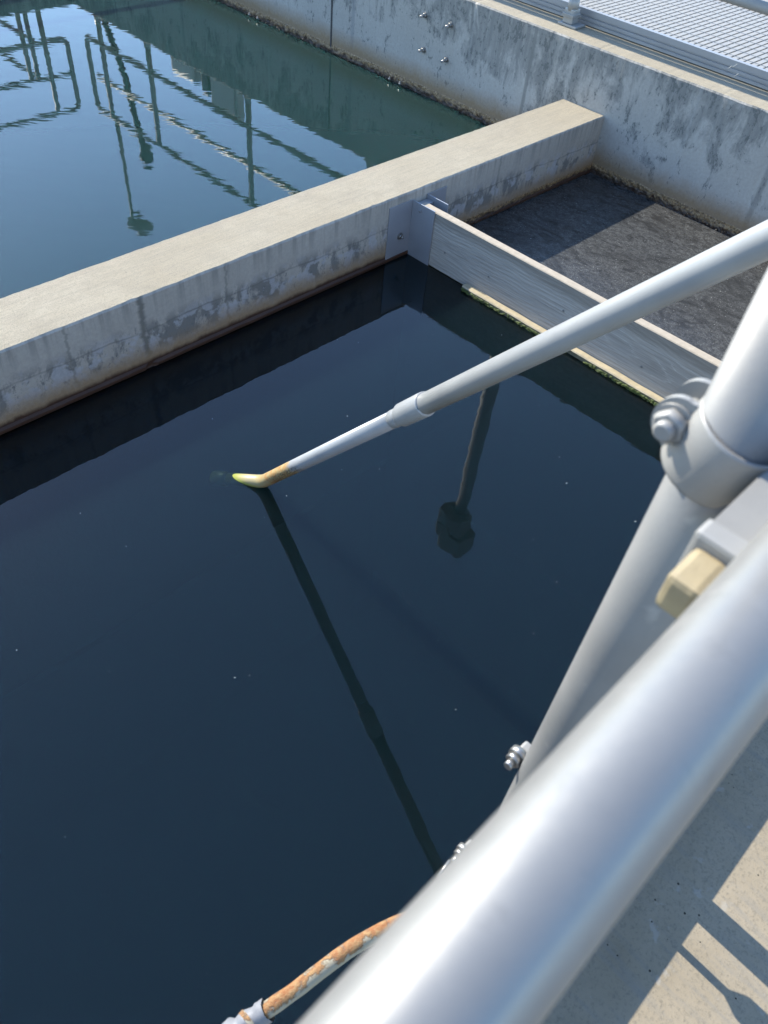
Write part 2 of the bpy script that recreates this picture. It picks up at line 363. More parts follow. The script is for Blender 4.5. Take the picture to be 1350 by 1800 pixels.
def part(name, fn, mat, parent, smooth=False):
    bm = bmesh.new(); fn(bm); return mesh_obj(name, bm, mat, parent, smooth)
def copy_part(o, loc, parent=None, name=None):
    c = o.copy(); COL.objects.link(c); c.location = loc
    c.parent = parent if parent is not None else o.parent
    c.matrix_parent_inverse = o.matrix_parent_inverse.copy(); return c
def nut(bm, c, ax, r, h, n=6):
    c = Vector(c); ax = Vector(ax).normalized(); ring_tube(bm, [c, c+ax*h], r, n)

# ------------------------------------------------------------------ setting: ground, basin floor, deck
bm = bmesh.new(); box(bm, -1500, 1500, -1500, 1500, -2.2, -2.0)
tag(mesh_obj('ground', bm, M['ground']), kind='structure')
bm = bmesh.new(); box(bm, -8.1, 0.3, -2.6, 6.5, -1.7, -1.5)
tag(mesh_obj('basin_floor', bm, M['floor']), kind='structure')

bm = bmesh.new(); box(bm, -9, 1.9, -4.6, YD, 0.5, DK, 0.008)
tag(mesh_obj('deck', bm, M['deck']), kind='structure')

# ------------------------------------------------------------------ walls
def loft(bm, prof, stations, axis, mats, jit):
    """prof: list of (across, z); axis 'x' or 'y' is the run. jit(i, s) -> (da, dz)"""
    rows = []
    for s in stations:
        row = []
        for i, (a, z) in enumerate(prof):
            da, dz = jit(i, s)
            row.append(bm.verts.new((s, a+da, z+dz) if axis == 'x' else (a+da, s, z+dz)))
        rows.append(row)
    n = len(prof)
    for r0, r1 in zip(rows, rows[1:]):
        for i in range(n-1):
            f = bm.faces.new((r0[i], r0[i+1], r1[i+1], r1[i])); f.material_index = mats[i]
    for r in (rows[0], rows[-1]): bm.faces.new(r)

def steps(a, b, d):
    n = max(1, int(round((b-a)/d))); return [a+(b-a)*i/n for i in range(n+1)]
def nz(s, f, o=0.0): return noise.noise(Vector((s*f, o, 3.1+o)))

# divider wall between the basins
bm = bmesh.new()
prof = [(0, -1.5), (-0.003, -0.004), (-0.010, 0.004), (-0.009, 0.016), (0, 0.024), (0, HW-0.007), (0.006, HW), (TW-0.006, HW), (TW, HW-0.006), (TW, -1.5)]
def jd(i, s):
    if i in (5, 6): e = 0.0022*nz(s, 9)+0.010*max(0, nz(s, 21, 5)-0.30)+0.002*nz(s, 40, 7); return (e if i == 5 else e*1.5, -abs(e)*0.6 if i == 5 else 0)
    if i in (7, 8): e = 0.003*nz(s, 7, 2)+0.003*nz(s, 30, 12); return (e, -abs(e)*0.3 if i == 8 else 0)
    if i in (2, 3):
        notch = 0.012 if abs(s+3.125) < 0.02 else 0
        return (0.002*nz(s, 12, 9)+notch, 0.003*nz(s, 8, 4) if i == 3 else 0)
    return (0, 0)
loft(bm, prof, steps(-8, 0.0, 0.02), 'x', [0, 0, 0, 0, 0, 0, 1, 0, 0], jd)
div = mesh_obj('divider_wall', bm, [M['divider'], M['top_x']])
tag(div, 'low stained concrete divider wall with sunlit broomed top between the two basins', 'wall')

# tank wall on the far side
bm = bmesh.new()
prof = [(0, -1.5), (0, 0.0), (0, HF-0.008), (0.007, HF), (0.40, HF), (0.40, -1.5)]
def jf(i, s):
    if i in (2, 3): e = 0.0035*nz(s, 6, 1)+0.010*max(0, nz(s, 18, 6)-0.25)+0.002*nz(s, 35, 3); return (e, -abs(e)*0.8)
    return (0, 0)
loft(bm, prof, steps(-2.6, 6.6, 0.02), 'y', [0, 0, 0, 1, 0], jf)
tw = mesh_obj('tank_wall', bm, [M['wall'], M['top_y']])
tag(tw, 'tall mottled concrete tank wall in shade below the metal walkway', 'wall')
part('joint_sealant', lambda b: box(b, -0.004, 0.01, 2.366, 2.379, -0.3, HF-0.02), M['joint'], tw)
# studs left in the wall
first = None
for (y, z) in ((1.473, 0.473), (1.247, 0.4755), (1.456, 0.2715), (1.249, 0.2715)):
    b = bmesh.new(); a = 0.1*random.uniform(-1, 1)
    cyl(b, (0.01, y, z), (-0.052, y, z+a*0.05), 0.0075, 10)
    st = mesh_obj('anchor_bolt', b, M['stainless'], tw)
    b = bmesh.new(); cyl(b, (0.001, y, z), (-0.005, y, z), 0.020, 16); nut(b, (-0.005, y, z), (-1, 0, 0), 0.0145, 0.013); nu = mesh_obj('nut', b, M['stainless'])
    nu.parent = st
# crust along the water line
def crust(name, fx, parent, a0, a1, axis, sgn, amp, top):
    bm = Soup(); st = steps(a0, a1, 0.010); zs = [-0.03, -0.008, 0.004, 0.014, 0.024, 0.034, 0.046, 0.058, 0.07, 0.082]
    rows = []
    for s in st:
        row = []
        for j, z in enumerate(zs):
            zz = z*top/0.082; q = Vector((s*30, z*40, fx*3+5)); w_ = max(0.0, 1-max(0, zz)/top)
            off = amp*(0.25+0.75*w_)*(0.45+0.9*noise.noise(q)+0.5*noise.noise(q*2.7))
            if j == len(zs)-1: off = -0.004
            if j == 0: off = max(0.004, off*0.4)
            off = max(off, -0.004)
            a = fx+sgn*off; zz += 0.006*noise.noise(q*1.7)
            row.append(len(bm.v)); bm.v.append(Vector((a, s, zz) if axis == 'y' else (s, a, zz)))
        rows.append(row)
    for r0, r1 in zip(rows, rows[1:]):
        for i in range(len(zs)-1): bm.f.append((r0[i], r0[i+1], r1[i+1], r1[i]) if axis == 'y' else (r1[i], r1[i+1], r0[i+1], r0[i]))
    # loose nodules
    for _ in range(int((a1-a0)*170)):
        s = random.uniform(a0, a1); z = abs(random.gauss(0, top*0.42)); r = random.uniform(0.002, 0.006)*(1.15-min(1, z/top)*0.6)
        if z > top*1.25: continue
        off = amp*(0.4+0.5*(1-min(1, z/top)))*random.uniform(0.3, 1.2); c = (fx+sgn*off, s, z) if axis == 'y' else (s, fx+sgn*off, z)
        mt = Matrix.Translation(c) @ Matrix.Rotation(random.uniform(0, 6), 4, Vector((random.random(), random.random(), random.random()+0.1)).normalized()) @ Matrix.Diagonal((r, r*random.uniform(0.6, 1.3), r*random.uniform(0.5, 1.0), 1))
        bm.blob(mt)
    return tag(bm.obj(name, M['crust'], parent), kind='stuff')
crust('waterline_crust', 0.0, tw, -2.36, 6.2, 'y', -1, 0.013, 0.062)
crust('waterline_crust', 0.0, div, -1.49, -0.01, 'x', -1, 0.010, 0.05)
crust('waterline_crust', TW, div, -7.9, -0.01, 'x', 1, 0.010, 0.05)

# remaining basin walls
bm = bmesh.new(); prof = [(YE, -1.5), (YE, HF-0.007), (YE+0.007, HF), (YE+0.5, HF), (YE+0.5, -1.5)]
loft(bm, prof, steps(-8, -0.002, 0.05), 'x', [0, 1, 1, 0], lambda i, s: (0.002*nz(s, 6), 0) if i == 1 else (0, 0))
tag(mesh_obj('end_wall', bm, [M['wall'], M['top_x']]), 'concrete end wall mirrored at the top left of the water', 'wall')
bm = bmesh.new(); box(bm, -8.3, -8.002, -2.6, 6.6, -1.5, HF, 0.006)
tag(mesh_obj('side_wall', bm, M['wall']), 'concrete side wall closing the basins, far left of the picture', 'wall')
bm = bmesh.new(); box(bm, -8.0, -0.002, YD-0.3, YD-0.002, -1.5, 0.498)
tag(mesh_obj('deck_wall', bm, M['wall']), 'concrete wall under the near deck beneath the foreground handrail', 'wall')

# ------------------------------------------------------------------ water
def water(name, x0, x1, y0, y1, mat, z=0.0):
    bm = bmesh.new(); box(bm, x0, x1, y0, y1, -1.45, z); o = mesh_obj(name, bm, mat); return tag(o, kind='structure')
water('basin_water', -8.01, 0.006, TW-0.006, YE+0.006, M['water_left'])
water('channel_water', -8.01, -1.592, YD-0.004, 0.003, M['water_near'])
water('scum_water', -1.588, 0.006, YD-0.004, 0.003, M['scum'], -0.002)

# ------------------------------------------------------------------ stop log, cleat and brackets
sl = empty('stop_log', (-1.59, -1.2, 0), 'weathered grey timber stop log spanning from the divider wall', 'board')
bm = bmesh.new(); ys = steps(YD, -0.05, 0.03); rows = []
for s in ys:
    e = 0.0015*nz(s, 5, 3); t = 0.278+0.0015*nz(s, 4, 8)
    rows.append([bm.verts.new(v) for v in ((-1.611+e, s, 0.004), (-1.611+e, s, t-0.004), (-1.607+e, s, t), (-1.571+e, s, t), (-1.567+e, s, t-0.004), (-1.567+e, s, 0.004))])
for r0, r1 in zip(rows, rows[1:]):
    for i in range(6):
        f = bm.faces.new((r0[i], r0[(i+1) % 6], r1[(i+1) % 6], r1[i])); f.material_index = 1 if i in (1, 2, 3) else 0
bm.faces.new(rows[0]); bm.faces.new(rows[-1])
mesh_obj('plank', bm, [M['wood'], M['wood_top']], sl)
part('lower_plank', lambda b: box(b, -1.609, -1.57, YD, -0.05, -0.28, 0.0005), M['cleat_side'], sl)
bm = bmesh.new(); ys = steps(YD, -0.405, 0.02); rows = []
for s in ys:
    e = 0.003*nz(s, 7, 2); t = 0.024+0.0025*nz(s, 9, 5); bk = 0.0025+0.0022*nz(s, 6, 11)
    rows.append([bm.verts.new(v) for v in ((-1.650+e, s, -0.12), (-1.650+e, s, t-0.005), (-1.646+e, s, t), (-1.612-bk, s, t), (-1.612-bk, s, -0.12))])
for r0, r1 in zip(rows, rows[1:]):
    for i in range(4):
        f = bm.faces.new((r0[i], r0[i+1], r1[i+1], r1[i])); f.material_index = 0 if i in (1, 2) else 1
bm.faces.new(rows[0]); bm.faces.new(rows[-1])
cleat = tag(mesh_obj('cleat', bm, [M['cleat'], M['cleat_side']], sl), 'sunlit yellowish wet ledge along the foot of the board')
bm = Soup()
for _ in range(1500):
    s = random.uniform(YD, -0.41); dens = noise.noise(Vector((s*5, 1, 2)))
    if dens < random.uniform(-0.5, 0.3): continue
    z = random.uniform(-0.004, 0.014); r = random.uniform(0.002, 0.006); x = -1.651-random.uniform(0, 0.006)
    bm.blob(Matrix.Translation((x, s, z)) @ Matrix.Diagonal((0.8*r, 1.6*r, r*random.uniform(0.4, 1.1), 1)))
tag(bm.obj('algae', M['algae'], sl), 'green algae fringe at the water line', kind='stuff')
for y in (-0.52, -0.95, -1.12, -1.38, -0.24): part('nail', lambda b: cyl(b, (-1.609, y, 0.13+0.04*math.sin(y*37)), (-1.6135, y, 0.13+0.04*math.sin(y*37)), 0.0045, 10), M['stainless'], sl)

br = empty('guide_bracket', (-1.69, -0.01, 0), 'blue-grey steel angle bracket bolted to the divider wall, left of the stop log', 'bracket', 'brackets holding the stop log')
part('wall_plate', lambda b: box(b, -1.775, -1.6185, -0.0055, -0.0105 if False else -0.0003, -0.3, 0.285, 0.0012), M['plate'], br)
part('slot_flange', lambda b: box(b, -1.6185, -1.6125, -0.150, -0.0005, -0.3, 0.2835, 0.0012), M['plate'], br)
b = bmesh.new(); cyl(b, (-1.688, -0.0052, 0.118), (-1.688, -0.0085, 0.118), 0.019, 20); nut(b, (-1.688, -0.0085, 0.118), (0, -1, 0), 0.0125, 0.010); cyl(b, (-1.688, -0.018, 0.118), (-1.688, -0.030, 0.118), 0.0065, 10); mesh_obj('anchor_bolt', b, M['stainless'], br)
b = bmesh.new(); cyl(b, (-1.615, -0.065, 0.252), (-1.632, -0.065, 0.252), 0.0045, 10); mesh_obj('pin', b, M['stainless'], br)
br2 = empty('guide_bracket', (-1.45, -0.01, 0), 'steel angle bracket on the divider wall behind the stop log, with a bright top edge', 'bracket', 'brackets holding the stop log')
part('wall_plate', lambda b: box(b, -1.508, -1.372, -0.0055, -0.0003, -0.3, 0.284, 0.0012), M['plate'], br2)
part('slot_flange', lambda b: box(b, -1.514, -1.508, -0.140, -0.0005, -0.3, 0.2835, 0.0012), M['plate'], br2)
part('spacer_block', lambda b: box(b, -1.6122, -1.5145, -0.048, -0.0058, -0.3, 0.262, 0.002), M['plate'], br2)

# ------------------------------------------------------------------ sampling pipe leaning over the handrail
E0 = Vector((-3.209, -0.830, 0.022)); dU = Vector((-0.023, -0.646, 0.763)).normalized(); dL = Vector((-0.3655, 0.8612, -0.3532)).normalized()
pp = empty('leaning_pipe', E0, 'long grey plastic pipe slanting from the handrail into the dark water', 'pipe')
rl = 0.0236; ru = 0.0270
L1 = 1.05
pts = [E0+dU*L1, E0+dU*0.062]
c1, c2 = E0+dU*0.03, E0+dL*0.03
for i in range(1, 6):
    t = i/6; pts.append((c1*(1-t)+E0*t)*(1-t)+(E0*(1-t)+c2*t)*t)
pts += [E0+dL*0.05, E0+dL*0.16]
bm = bmesh.new(); ring_tube(bm, pts, rl, 28); mesh_obj('lower_pipe', bm, M['pvc'], pp)
bm = bmesh.new(); ring_tube(bm, [E0+dL*0.155, E0+dL*0.165, E0+dL*0.22, E0+dL*0.222], [rl+0.001, rl+0.005, rl+0.005, rl], 28); mesh_obj('submerged_coupling', bm, M['pvc'], pp)
bm = bmesh.new(); q = lambda l: E0+dU*l
ring_tube(bm, [q(0.923), q(0.925), q(0.962), q(0.964)], [rl, rl+0.0014, rl+0.0014, rl], 28); mesh_obj('clear_tape_band', bm, M['pvc'], pp)
bm = bmesh.new(); ring_tube(bm, [q(0.962), q(0.963), q(0.972), q(1.076), q(1.080), q(1.080), q(1.04)], [rl+0.0016, rl+0.0045, ru+0.0042, ru+0.0048, ru+0.0042, ru+0.0012, ru+0.0008], 32, False)
cpl = mesh_obj('coupling', bm, M['pvc'], pp)
side = dU.cross(Vector((1, 0, 0))).normalized()
for a in (0.5, 2.6, 4.7):
    o_ = (Vector((1, 0, 0))*math.cos(a)+side*math.sin(a)); p0 = q(1.0)+o_*(ru+0.0040)
    b = bmesh.new(); ring_tube(b, [p0, p0+dU*0.006, p0+dU*0.026, p0+dU*0.032], [0.0005, 0.0024, 0.0024, 0.0005], 8); k_ = mesh_obj('moulded_lug', b, M['pvc']); k_.parent = cpl; k_.matrix_parent_inverse = Matrix.Translation(-E0)
bm = bmesh.new(); ring_tube(bm, [q(1.03), q(1.6), q(2.2), q(2.86)], ru, 32); mesh_obj('upper_pipe', bm, M['pvc'], pp)

# ------------------------------------------------------------------ foreground handrail
RY, RZ, RR = -2.46, 1.828, 0.0242
hr = empty('handrail', (-3.7, RY, DK), 'thick satin aluminium handrail running across the lower right foreground', 'railing')
part('top_rail', lambda b: ring_tube(b, [(x_, RY+0.008*(x_+4.451), RZ-0.014*(x_+4.451)) for x_ in (-8.5, -6, -4.5, -4, -2, 1.2)], RR, 64), M['rail'], hr)
for z in (1.46, 1.12): part('mid_rail', lambda b: ring_tube(b, [(-8.5, RY, z), (1.2, RY, z)], 0.021, 24), M['rail'], hr)
for x in (-6.81, -5.26, -3.7135, -2.16, -0.6):
    part('post', lambda b: cyl(b, (x, RY, DK+0.01), (x, RY, RZ-0.02-0.014*(x+4.451)), 0.0238, 24), M['post'], hr)
    def base(b):
        box(b, x-0.05, x+0.05, RY-0.05, RY+0.05, DK+0.001, DK+0.013, 0.002)
        for sx in (-1, 1):
            for sy in (-1, 1): nut(b, (x+sx*0.036, RY+sy*0.036, DK+0.013), (0, 0, 1), 0.009, 0.009)
    part('base_plate', base, M['cast'], hr)
part('toe_board', lambda b: box(b, -8.4, 1.1, -2.424, -2.418, DK+0.004, DK+0.133, 0.0015), M['channel'], hr)

dr = empty('drop_bolt', (-3.7915, RY, DK), 'slim steel drop bolt with wider sleeve, hidden under the foreground rail', 'bolt')
part('rod', lambda b: cyl(b, (-3.7915, RY, DK+0.001), (-3.7915, RY, DK+0.17), 0.0066, 12), M['stainless'], dr)
part('sleeve', lambda b: ring_tube(b, [(-3.7915, RY, DK+0.165), (-3.7915, RY, DK+0.185), (-3.7915, RY, DK+0.50)], [0.0068, 0.021, 0.021], 20), M['post'], dr)

# ------------------------------------------------------------------ upright clamped to the rail
PX, PY, PR = -4.0600, -2.3860, 0.0242
def pax(z): return (-4.0606+0.0056*(z-1.6), -2.3844-0.0145*(z-1.6), z)
up = empty('upright_pole', (PX, PY, DK), 'pale metal upright standing just outside the foreground rail, clamp near its top', 'pole')
part('tube', lambda b: ring_tube(b, [pax(DK+0.008), pax(1.0), pax(1.5), pax(1.95)], PR, 56), M['post'], up)
part('cap', lambda b: ring_tube(b, [pax(1.940), pax(1.9415), pax(1.955), pax(1.963), pax(1.968), pax(1.970)], [PR+0.0002, PR+0.0014, PR+0.0014, PR*0.9, PR*0.55, 0.002], 40), M['post'], up)
part('foot_plate', lambda b: box(b, PX-0.045, PX+0.045, PY-0.04, PY+0.022, DK+0.001, DK+0.009, 0.0015), M['cast'], up)
def lug(b, z):
    box(b, PX-0.006, PX+0.006, PY+0.016, PY+0.052, z-0.016, z+0.016, 0.003)
for z, dy in ((1.372, 0.036), (1.092, 0.050)):
    part('lug', lambda b: box(b, PX+0.0, PX+0.012, PY+0.018, PY+dy+0.004, z-0.008, z+0.008, 0.003), M['clamp'], up)
    def bolt(b):
        c = (PX+0.001, PY+dy, z); cyl(b, c, (PX-0.0065, PY+dy, z), 0.0098, 18); nut(b, (PX-0.0065, PY+dy, z), (-1, 0, 0), 0.0082, 0.0065)
        cyl(b, (PX-0.012, PY+dy, z), (PX-(0.020 if z > 1.2 else 0.024), PY+dy, z), 0.0045, 12)
    part('bolt', bolt, M['stainless'], up)
part('tie_rod', lambda b: cyl(b, (PX-0.024, PY+0.054, 1.092), (PX-0.048, PY+0.052, 1.085), 0.0022, 8), M['stainless'], up)

# pipe clamp and strut
CZ = 1.802
pc = empty('pipe_clamp', (PX, PY, CZ), 'grey steel pipe clamp with rounded bolt head wrapped round the upright', 'clamp')
def strap(b):
    n = 48; ri, ro = PR+0.0016, PR+0.0042; z0, z1 = CZ-0.021, CZ+0.021; rings = []
    for j in range(n):
        a = 2*math.pi*j/n; c, s_ = math.cos(a), math.sin(a)
        rings.append([b.verts.new((PX+c*r, PY+s_*r, z)) for r, z in ((ri, z0), (ro-0.0006, z0), (ro, z0+0.002), (ro, z1-0.002), (ro-0.0006, z1), (ri, z1))])
    for j in range(n):
        p_, q_ = rings[j], rings[(j+1) % n]
        for i in range(6): b.faces.new((p_[i], p_[(i+1) % 6], q_[(i+1) % 6], q_[i])).smooth = True
part('strap', strap, M['clamp'], pc)
def ear(b, x0, x1):
    # rounded ear standing off towards the water
    if True:
        n = 14; prof_ = [(PY+0.012, CZ-0.021), (PY+0.024, CZ-0.019)]
        prof_ += [(PY+0.029+0.014*math.cos(a), CZ+0.017*math.sin(a)) for a in (-math.pi/2+math.pi*i/n for i in range(n+1))]
        prof_ += [(PY+0.024, CZ+0.019), (PY+0.012, CZ+0.021)]
        A = [b.verts.new((x0, y, z)) for y, z in prof_]; B = [b.verts.new((x1, y, z)) for y, z in prof_]
        b.faces.new(A); b.faces.new(B)
        for i in range(len(A)): b.faces.new((A[i], A[(i+1) % len(A)], B[(i+1) % len(A)], B[i]))
for e0, e1 in ((PX-0.0135, PX-0.0095), (PX+0.0095, PX+0.0135)): part('ear', lambda b: ear(b, e0, e1), M['clamp'], pc)
def head(b):
    c = Vector((PX-0.0135, PY+0.029, CZ)); X = Vector((-1, 0, 0))
    cyl(b, c, c+X*0.0018, 0.0122, 24)
    ring_tube(b, [c+X*0.0018, c+X*0.0028, c+X*0.0075, c+X*0.0092], [0.0098, 0.0106, 0.0106, 0.0088], 6)
    ring_tube(b, [c+X*0.009, c+X*0.0095, c+X*0.0135, c+X*0.0145], [0.006, 0.0062, 0.0062, 0.0045], 14)
    cyl(b, (PX-0.0095, PY+0.029, CZ), (PX+0.030, PY+0.029, CZ), 0.005, 12); nut(b, (PX+0.0135, PY+0.029, CZ), (1, 0, 0), 0.0095, 0.008)
part('bolt_head', head, M['clamp'], pc)
pc.rotation_euler = (R(15), 0, 0)

st = empty('strut_channel', (-4.0, -2.4225, 1.786), 'short bright metal strut held between upright and handrail', 'strut')
def channel(b):
    x0, x1 = -4.143, -3.62; y0, y1, z0, z1 = -2.4345, -2.4125, 1.774, 1.815; t = 0.0026
    o_ = [(y0, z0), (y0, z1), (y1, z1), (y1, z0), (y1-t, z0), (y1-t, z1-t), (y0+t, z1-t), (y0+t, z0)]
    A = [b.verts.new((x0, y, z)) for y, z in o_]; B = [b.verts.new((x1, y, z)) for y, z in o_]
    for i in range(8): b.faces.new((A[i], A[(i+1) % 8], B[(i+1) % 8], B[i]))
    for c_ in (A, B):
        b.faces.new((c_[0], c_[1], c_[6], c_[7])); b.faces.new((c_[1], c_[2], c_[5], c_[6])); b.faces.new((c_[2], c_[3], c_[4], c_[5]))
    bmesh.ops.bevel(b, geom=[e for e in b.edges if abs(e.verts[0].co.x-e.verts[1].co.x) > 0.1], offset=0.0012, segments=2, affect='EDGES')
part('channel', channel, M['clamp'], st)
part('end_band', lambda b: box(b, -4.1465, -4.132, -2.4365, -2.4105, 1.781, 1.8175, 0.003), M['cast'], st)
plug = empty('beige_plug', (-4.15, -2.4225, 1.785), 'beige worn block sticking out of the end of the metal strut', 'plug')
part('block', lambda b: box(b, -4.174, -4.1466, -2.4325, -2.4145, 1.787, 1.811, 0.004), M['beige'], plug)

# ------------------------------------------------------------------ rusty hose with taped joint
hs = empty('rusty_hose', (-4.3, -2.29, 1.0), 'orange-rusted curved hose with grey taped joint at the bottom edge', 'hose')
hp = [(-4.372, -2.277, 0.985), (-4.3346, -2.2866, 1.0), (-4.2973, -2.2938, 1.0), (-4.2638, -2.2985, 1.0), (-4.2167, -2.3067, 1.0), (-4.1709, -2.3205, 1.0), (-4.125, -2.336, 0.985), (-4.09, -2.343, 0.93), (-4.075, -2.342, 0.8), (-4.07, -2.340, 0.4), (-4.07, -2.335, -0.05)]
def smooth_path(p, sub=6):
    p = [Vector(a) for a in p]; out = []
    for i in range(len(p)-1):
        a, b, c, d = p[max(i-1, 0)], p[i], p[i+1], p[min(i+2, len(p)-1)]
        for j in range(sub):
            t = j/sub; out.append(0.5*((2*b)+(c-a)*t+(2*a-5*b+4*c-d)*t*t+(3*b-a-3*c+d)*t**3))
    return out+[p[-1]]
sp = smooth_path(hp)
part('hose', lambda b: ring_tube(b, sp, [0.0098+0.0007*noise.noise(v*60) for v in sp], 20), M['hose'], hs)
def tape(b):
    a = Vector(hp[0]); c = Vector(hp[1]); d = (c-a).normalized(); rr = []; pt = []
    for i in range(15):
        t = -0.6+1.6*i/14; pt.append(a+(c-a)*t); rr.append(0.0116+0.0035*(0.5+noise.noise(Vector((i*1.7, 2, 1))))+(0.0035 if i in (3, 4, 5) else 0))
    rg = ring_tube(b, pt, rr, 22, False)
    for r in rg:
        for v in r: v.co += d*0.003*noise.noise(v.co*90)
part('tape_wrap', tape, M['rubber'], hs)
part('rust_ring', lambda b: ring_tube(b, [Vector(hp[0])*0.62+Vector(hp[1])*0.38+Vector((x, 0, 0)) for x in (-0.003, 0.003)], [0.0160, 0.0160], 22, False), M['hose'], hs)

# ------------------------------------------------------------------ far walkway
wk = empty('grating_walkway', (0.75, 2, HF), 'aluminium bar grating walkway with ribbed edge above the tank wall', 'walkway')
XT, ZG = 0.262, 0.727
def edge(b):
    # ribbed side channel: three long ribs with grooves between
    pr = [(XT, ZG+0.004)]
    for z0, z1, d in ((0.715, 0.700, 0), (0.697, 0.694, 0.006), (0.691, 0.676, 0), (0.673, 0.670, 0.006), (0.667, 0.652, 0)): pr += [(XT+d, z0), (XT+d, z1)]
    pr += [(XT+0.03, 0.652), (XT+0.03, ZG+0.004)]
    A = [b.verts.new((x, -2.6, z)) for x, z in pr]; B = [b.verts.new((x, 6.7, z)) for x, z in pr]
    for i in range(len(A)): b.faces.new((A[i], A[(i+1) % len(A)], B[(i+1) % len(A)], B[i]))
    b.faces.new(A); b.faces.new(B)
part('edge_channel', edge, M['channel'], wk)
part('back_edge', lambda b: box(b, 1.256, 1.268, -2.6, 6.7, 0.64, ZG+0.006), M['grate'], wk)
bars = None; nb_ = 0
y = -2.58; pitch = 0.0385
while y < 6.69 and nb_ < 290:
    if bars is None:
        b = bmesh.new(); box(b, 0.293, 1.255, -0.0142, 0.0142, ZG-0.006, ZG); box(b, 0.293, 1.255, -0.003, 0.003, ZG-0.038, ZG-0.006)
        me = bpy.data.meshes.new('bearing_bar'); bm_ = b; bmesh.ops.recalc_face_normals(b, faces=b.faces); b.to_mesh(me); b.free(); me.materials.append(M['grate']); bars = me
    o = bpy.data.objects.new('bearing_bar', bars); COL.objects.link(o); o.parent = wk; o.matrix_parent_inverse = Matrix.Translation(-Vector(wk.location)); o.location = (0, y, 0)
    y += pitch; nb_ += 1
cm = None
for i in range(9):
    x = 0.345+i*0.105
    if cm is None:
        b = bmesh.new(); ring_tube(b, [(0, -2.59, ZG-0.0025), (0, 6.68, ZG-0.0025)], 0.0042, 6); bmesh.ops.recalc_face_normals(b, faces=b.faces)
        cm = bpy.data.meshes.new('cross_rod'); b.to_mesh(cm); b.free(); cm.materials.append(M['grate'])
    o = bpy.data.objects.new('cross_rod', cm); COL.objects.link(o); o.parent = wk; o.matrix_parent_inverse = Matrix.Translation(-Vector(wk.location)); o.location = (x, 0, 0)
for yy in (-1.2, 0.6, 2.4, 4.2, 6.0): part('support_beam', lambda b: box(b, 0.42, 1.25, yy-0.03, yy+0.03, 0.5, ZG-0.042), M['dark'], wk)

# far railing on the tank wall kerb
def far_rail(name, label, path_ends, along, across, z0, posts, mats, loop_at, basez):
    """three-rail railing with one rounded end; along 'x'|'y'"""
    r = empty(name, ((path_ends[0]+path_ends[1])/2, across, basez) if along == 'x' else (across, (path_ends[0]+path_ends[1])/2, basez), label, 'railing')
    P = (lambda s, z, d=0.0: (s, across+d, z)) if along == 'x' else (lambda s, z, d=0.0: (across+d, s, z))
    a, e = path_ends
    lp = arc_path([P(a, z0[0]), P(e, z0[0]), P(e, z0[2]), P(a, z0[2])], 0.07, 7)
    part('rail_loop', lambda b: ring_tube(b, lp, 0.026, 14), M['farrail'], r)
    part('mid_rail', lambda b: ring_tube(b, [P(a, z0[1], 0.066), P(e+(-0.005 if e > a else 0.005), z0[1], 0.066 if along == 'y' else 0)], 0.026, 14), M['farrail'], r)
    for s in posts:
        part('post', lambda b: cyl(b, P(s, basez+0.06), P(s, z0[0]-0.02), 0.026, 16), M['farrail'], r)
        if along == 'y':
            pb = part('post_base', lambda b: (box(b, across-0.045, across+0.06, s-0.075, s+0.055, basez+0.001, basez+0.014, 0.003),
                                 box(b, across-0.032, across+0.032, s-0.034, s+0.034, basez+0.014, basez+0.09, 0.006),
                                 ring_tube(b, [(across, s, basez+0.08), (across, s, basez+0.15)], [0.034, 0.031], 16)), M['cast'], r)
            for dx, dy in ((-0.033, -0.060), (-0.033, 0.043), (0.046, -0.060), (0.046, 0.043)):
                def sm(b): nut(b, (across+dx, s+dy, basez+0.014), (0, 0, 1), 0.010, 0.010); cyl(b, (across+dx, s+dy, basez+0.02), (across+dx, s+dy, basez+0.034), 0.005, 8)
                k_ = part('base_bolt', sm, M['stainless'], None); k_.parent = pb; k_.matrix_parent_inverse = Matrix.Translation(-Vector(r.location))
            b2 = part('band_clamp', lambda b: box(b, across-0.040, across+0.040, s-0.040, s+0.040, basez+0.045, basez+0.066, 0.004), M['clamp'], r)
    return r
far_rail('walkway_railing', 'three-rail metal railing on the kerb of the tank wall, mirrored in the far basin', (-2.5, 6.44), 'y', 0.178, (1.745, 1.42, 1.012), [-1.12, 0.49, 2.06, 3.645, 5.225, 6.13], None, None, HF)
far_rail('end_wall_railing', 'three-rail metal railing on the end wall, mirrored at the upper left', (-7.8, -0.02), 'x', 6.5, (1.735, 1.365, 1.02), [-0.27, -1.8, -3.4, -5.0, -6.6], None, None, HF)
r3 = empty('access_railing', (-0.33, 8, HF), 'two-rail metal railing leading away behind the end wall, mirrored at the left edge', 'railing')
for z in (1.03, 1.40): part('rail', lambda b: ring_tube(b, [(-0.33, 6.62, z), (-0.33, 11, z)], 0.024, 12), M['farrail'], r3)
for x_ in (-0.36, -0.44): part('post', lambda b: cyl(b, (x_, 6.62, HF+0.002), (x_, 6.62, 1.43), 0.024, 12), M['farrail'], r3)
part('post', lambda b: cyl(b, (-0.33, 8.8, HF+0.002), (-0.33, 8.8, 1.40), 0.024, 12), M['farrail'], r3)
bm = bmesh.new(); box(bm, -8, 1.4, YE+0.502, 11.5, 0.4, HF-0.005)
tag(mesh_obj('far_deck', bm, M['deck']), kind='structure')

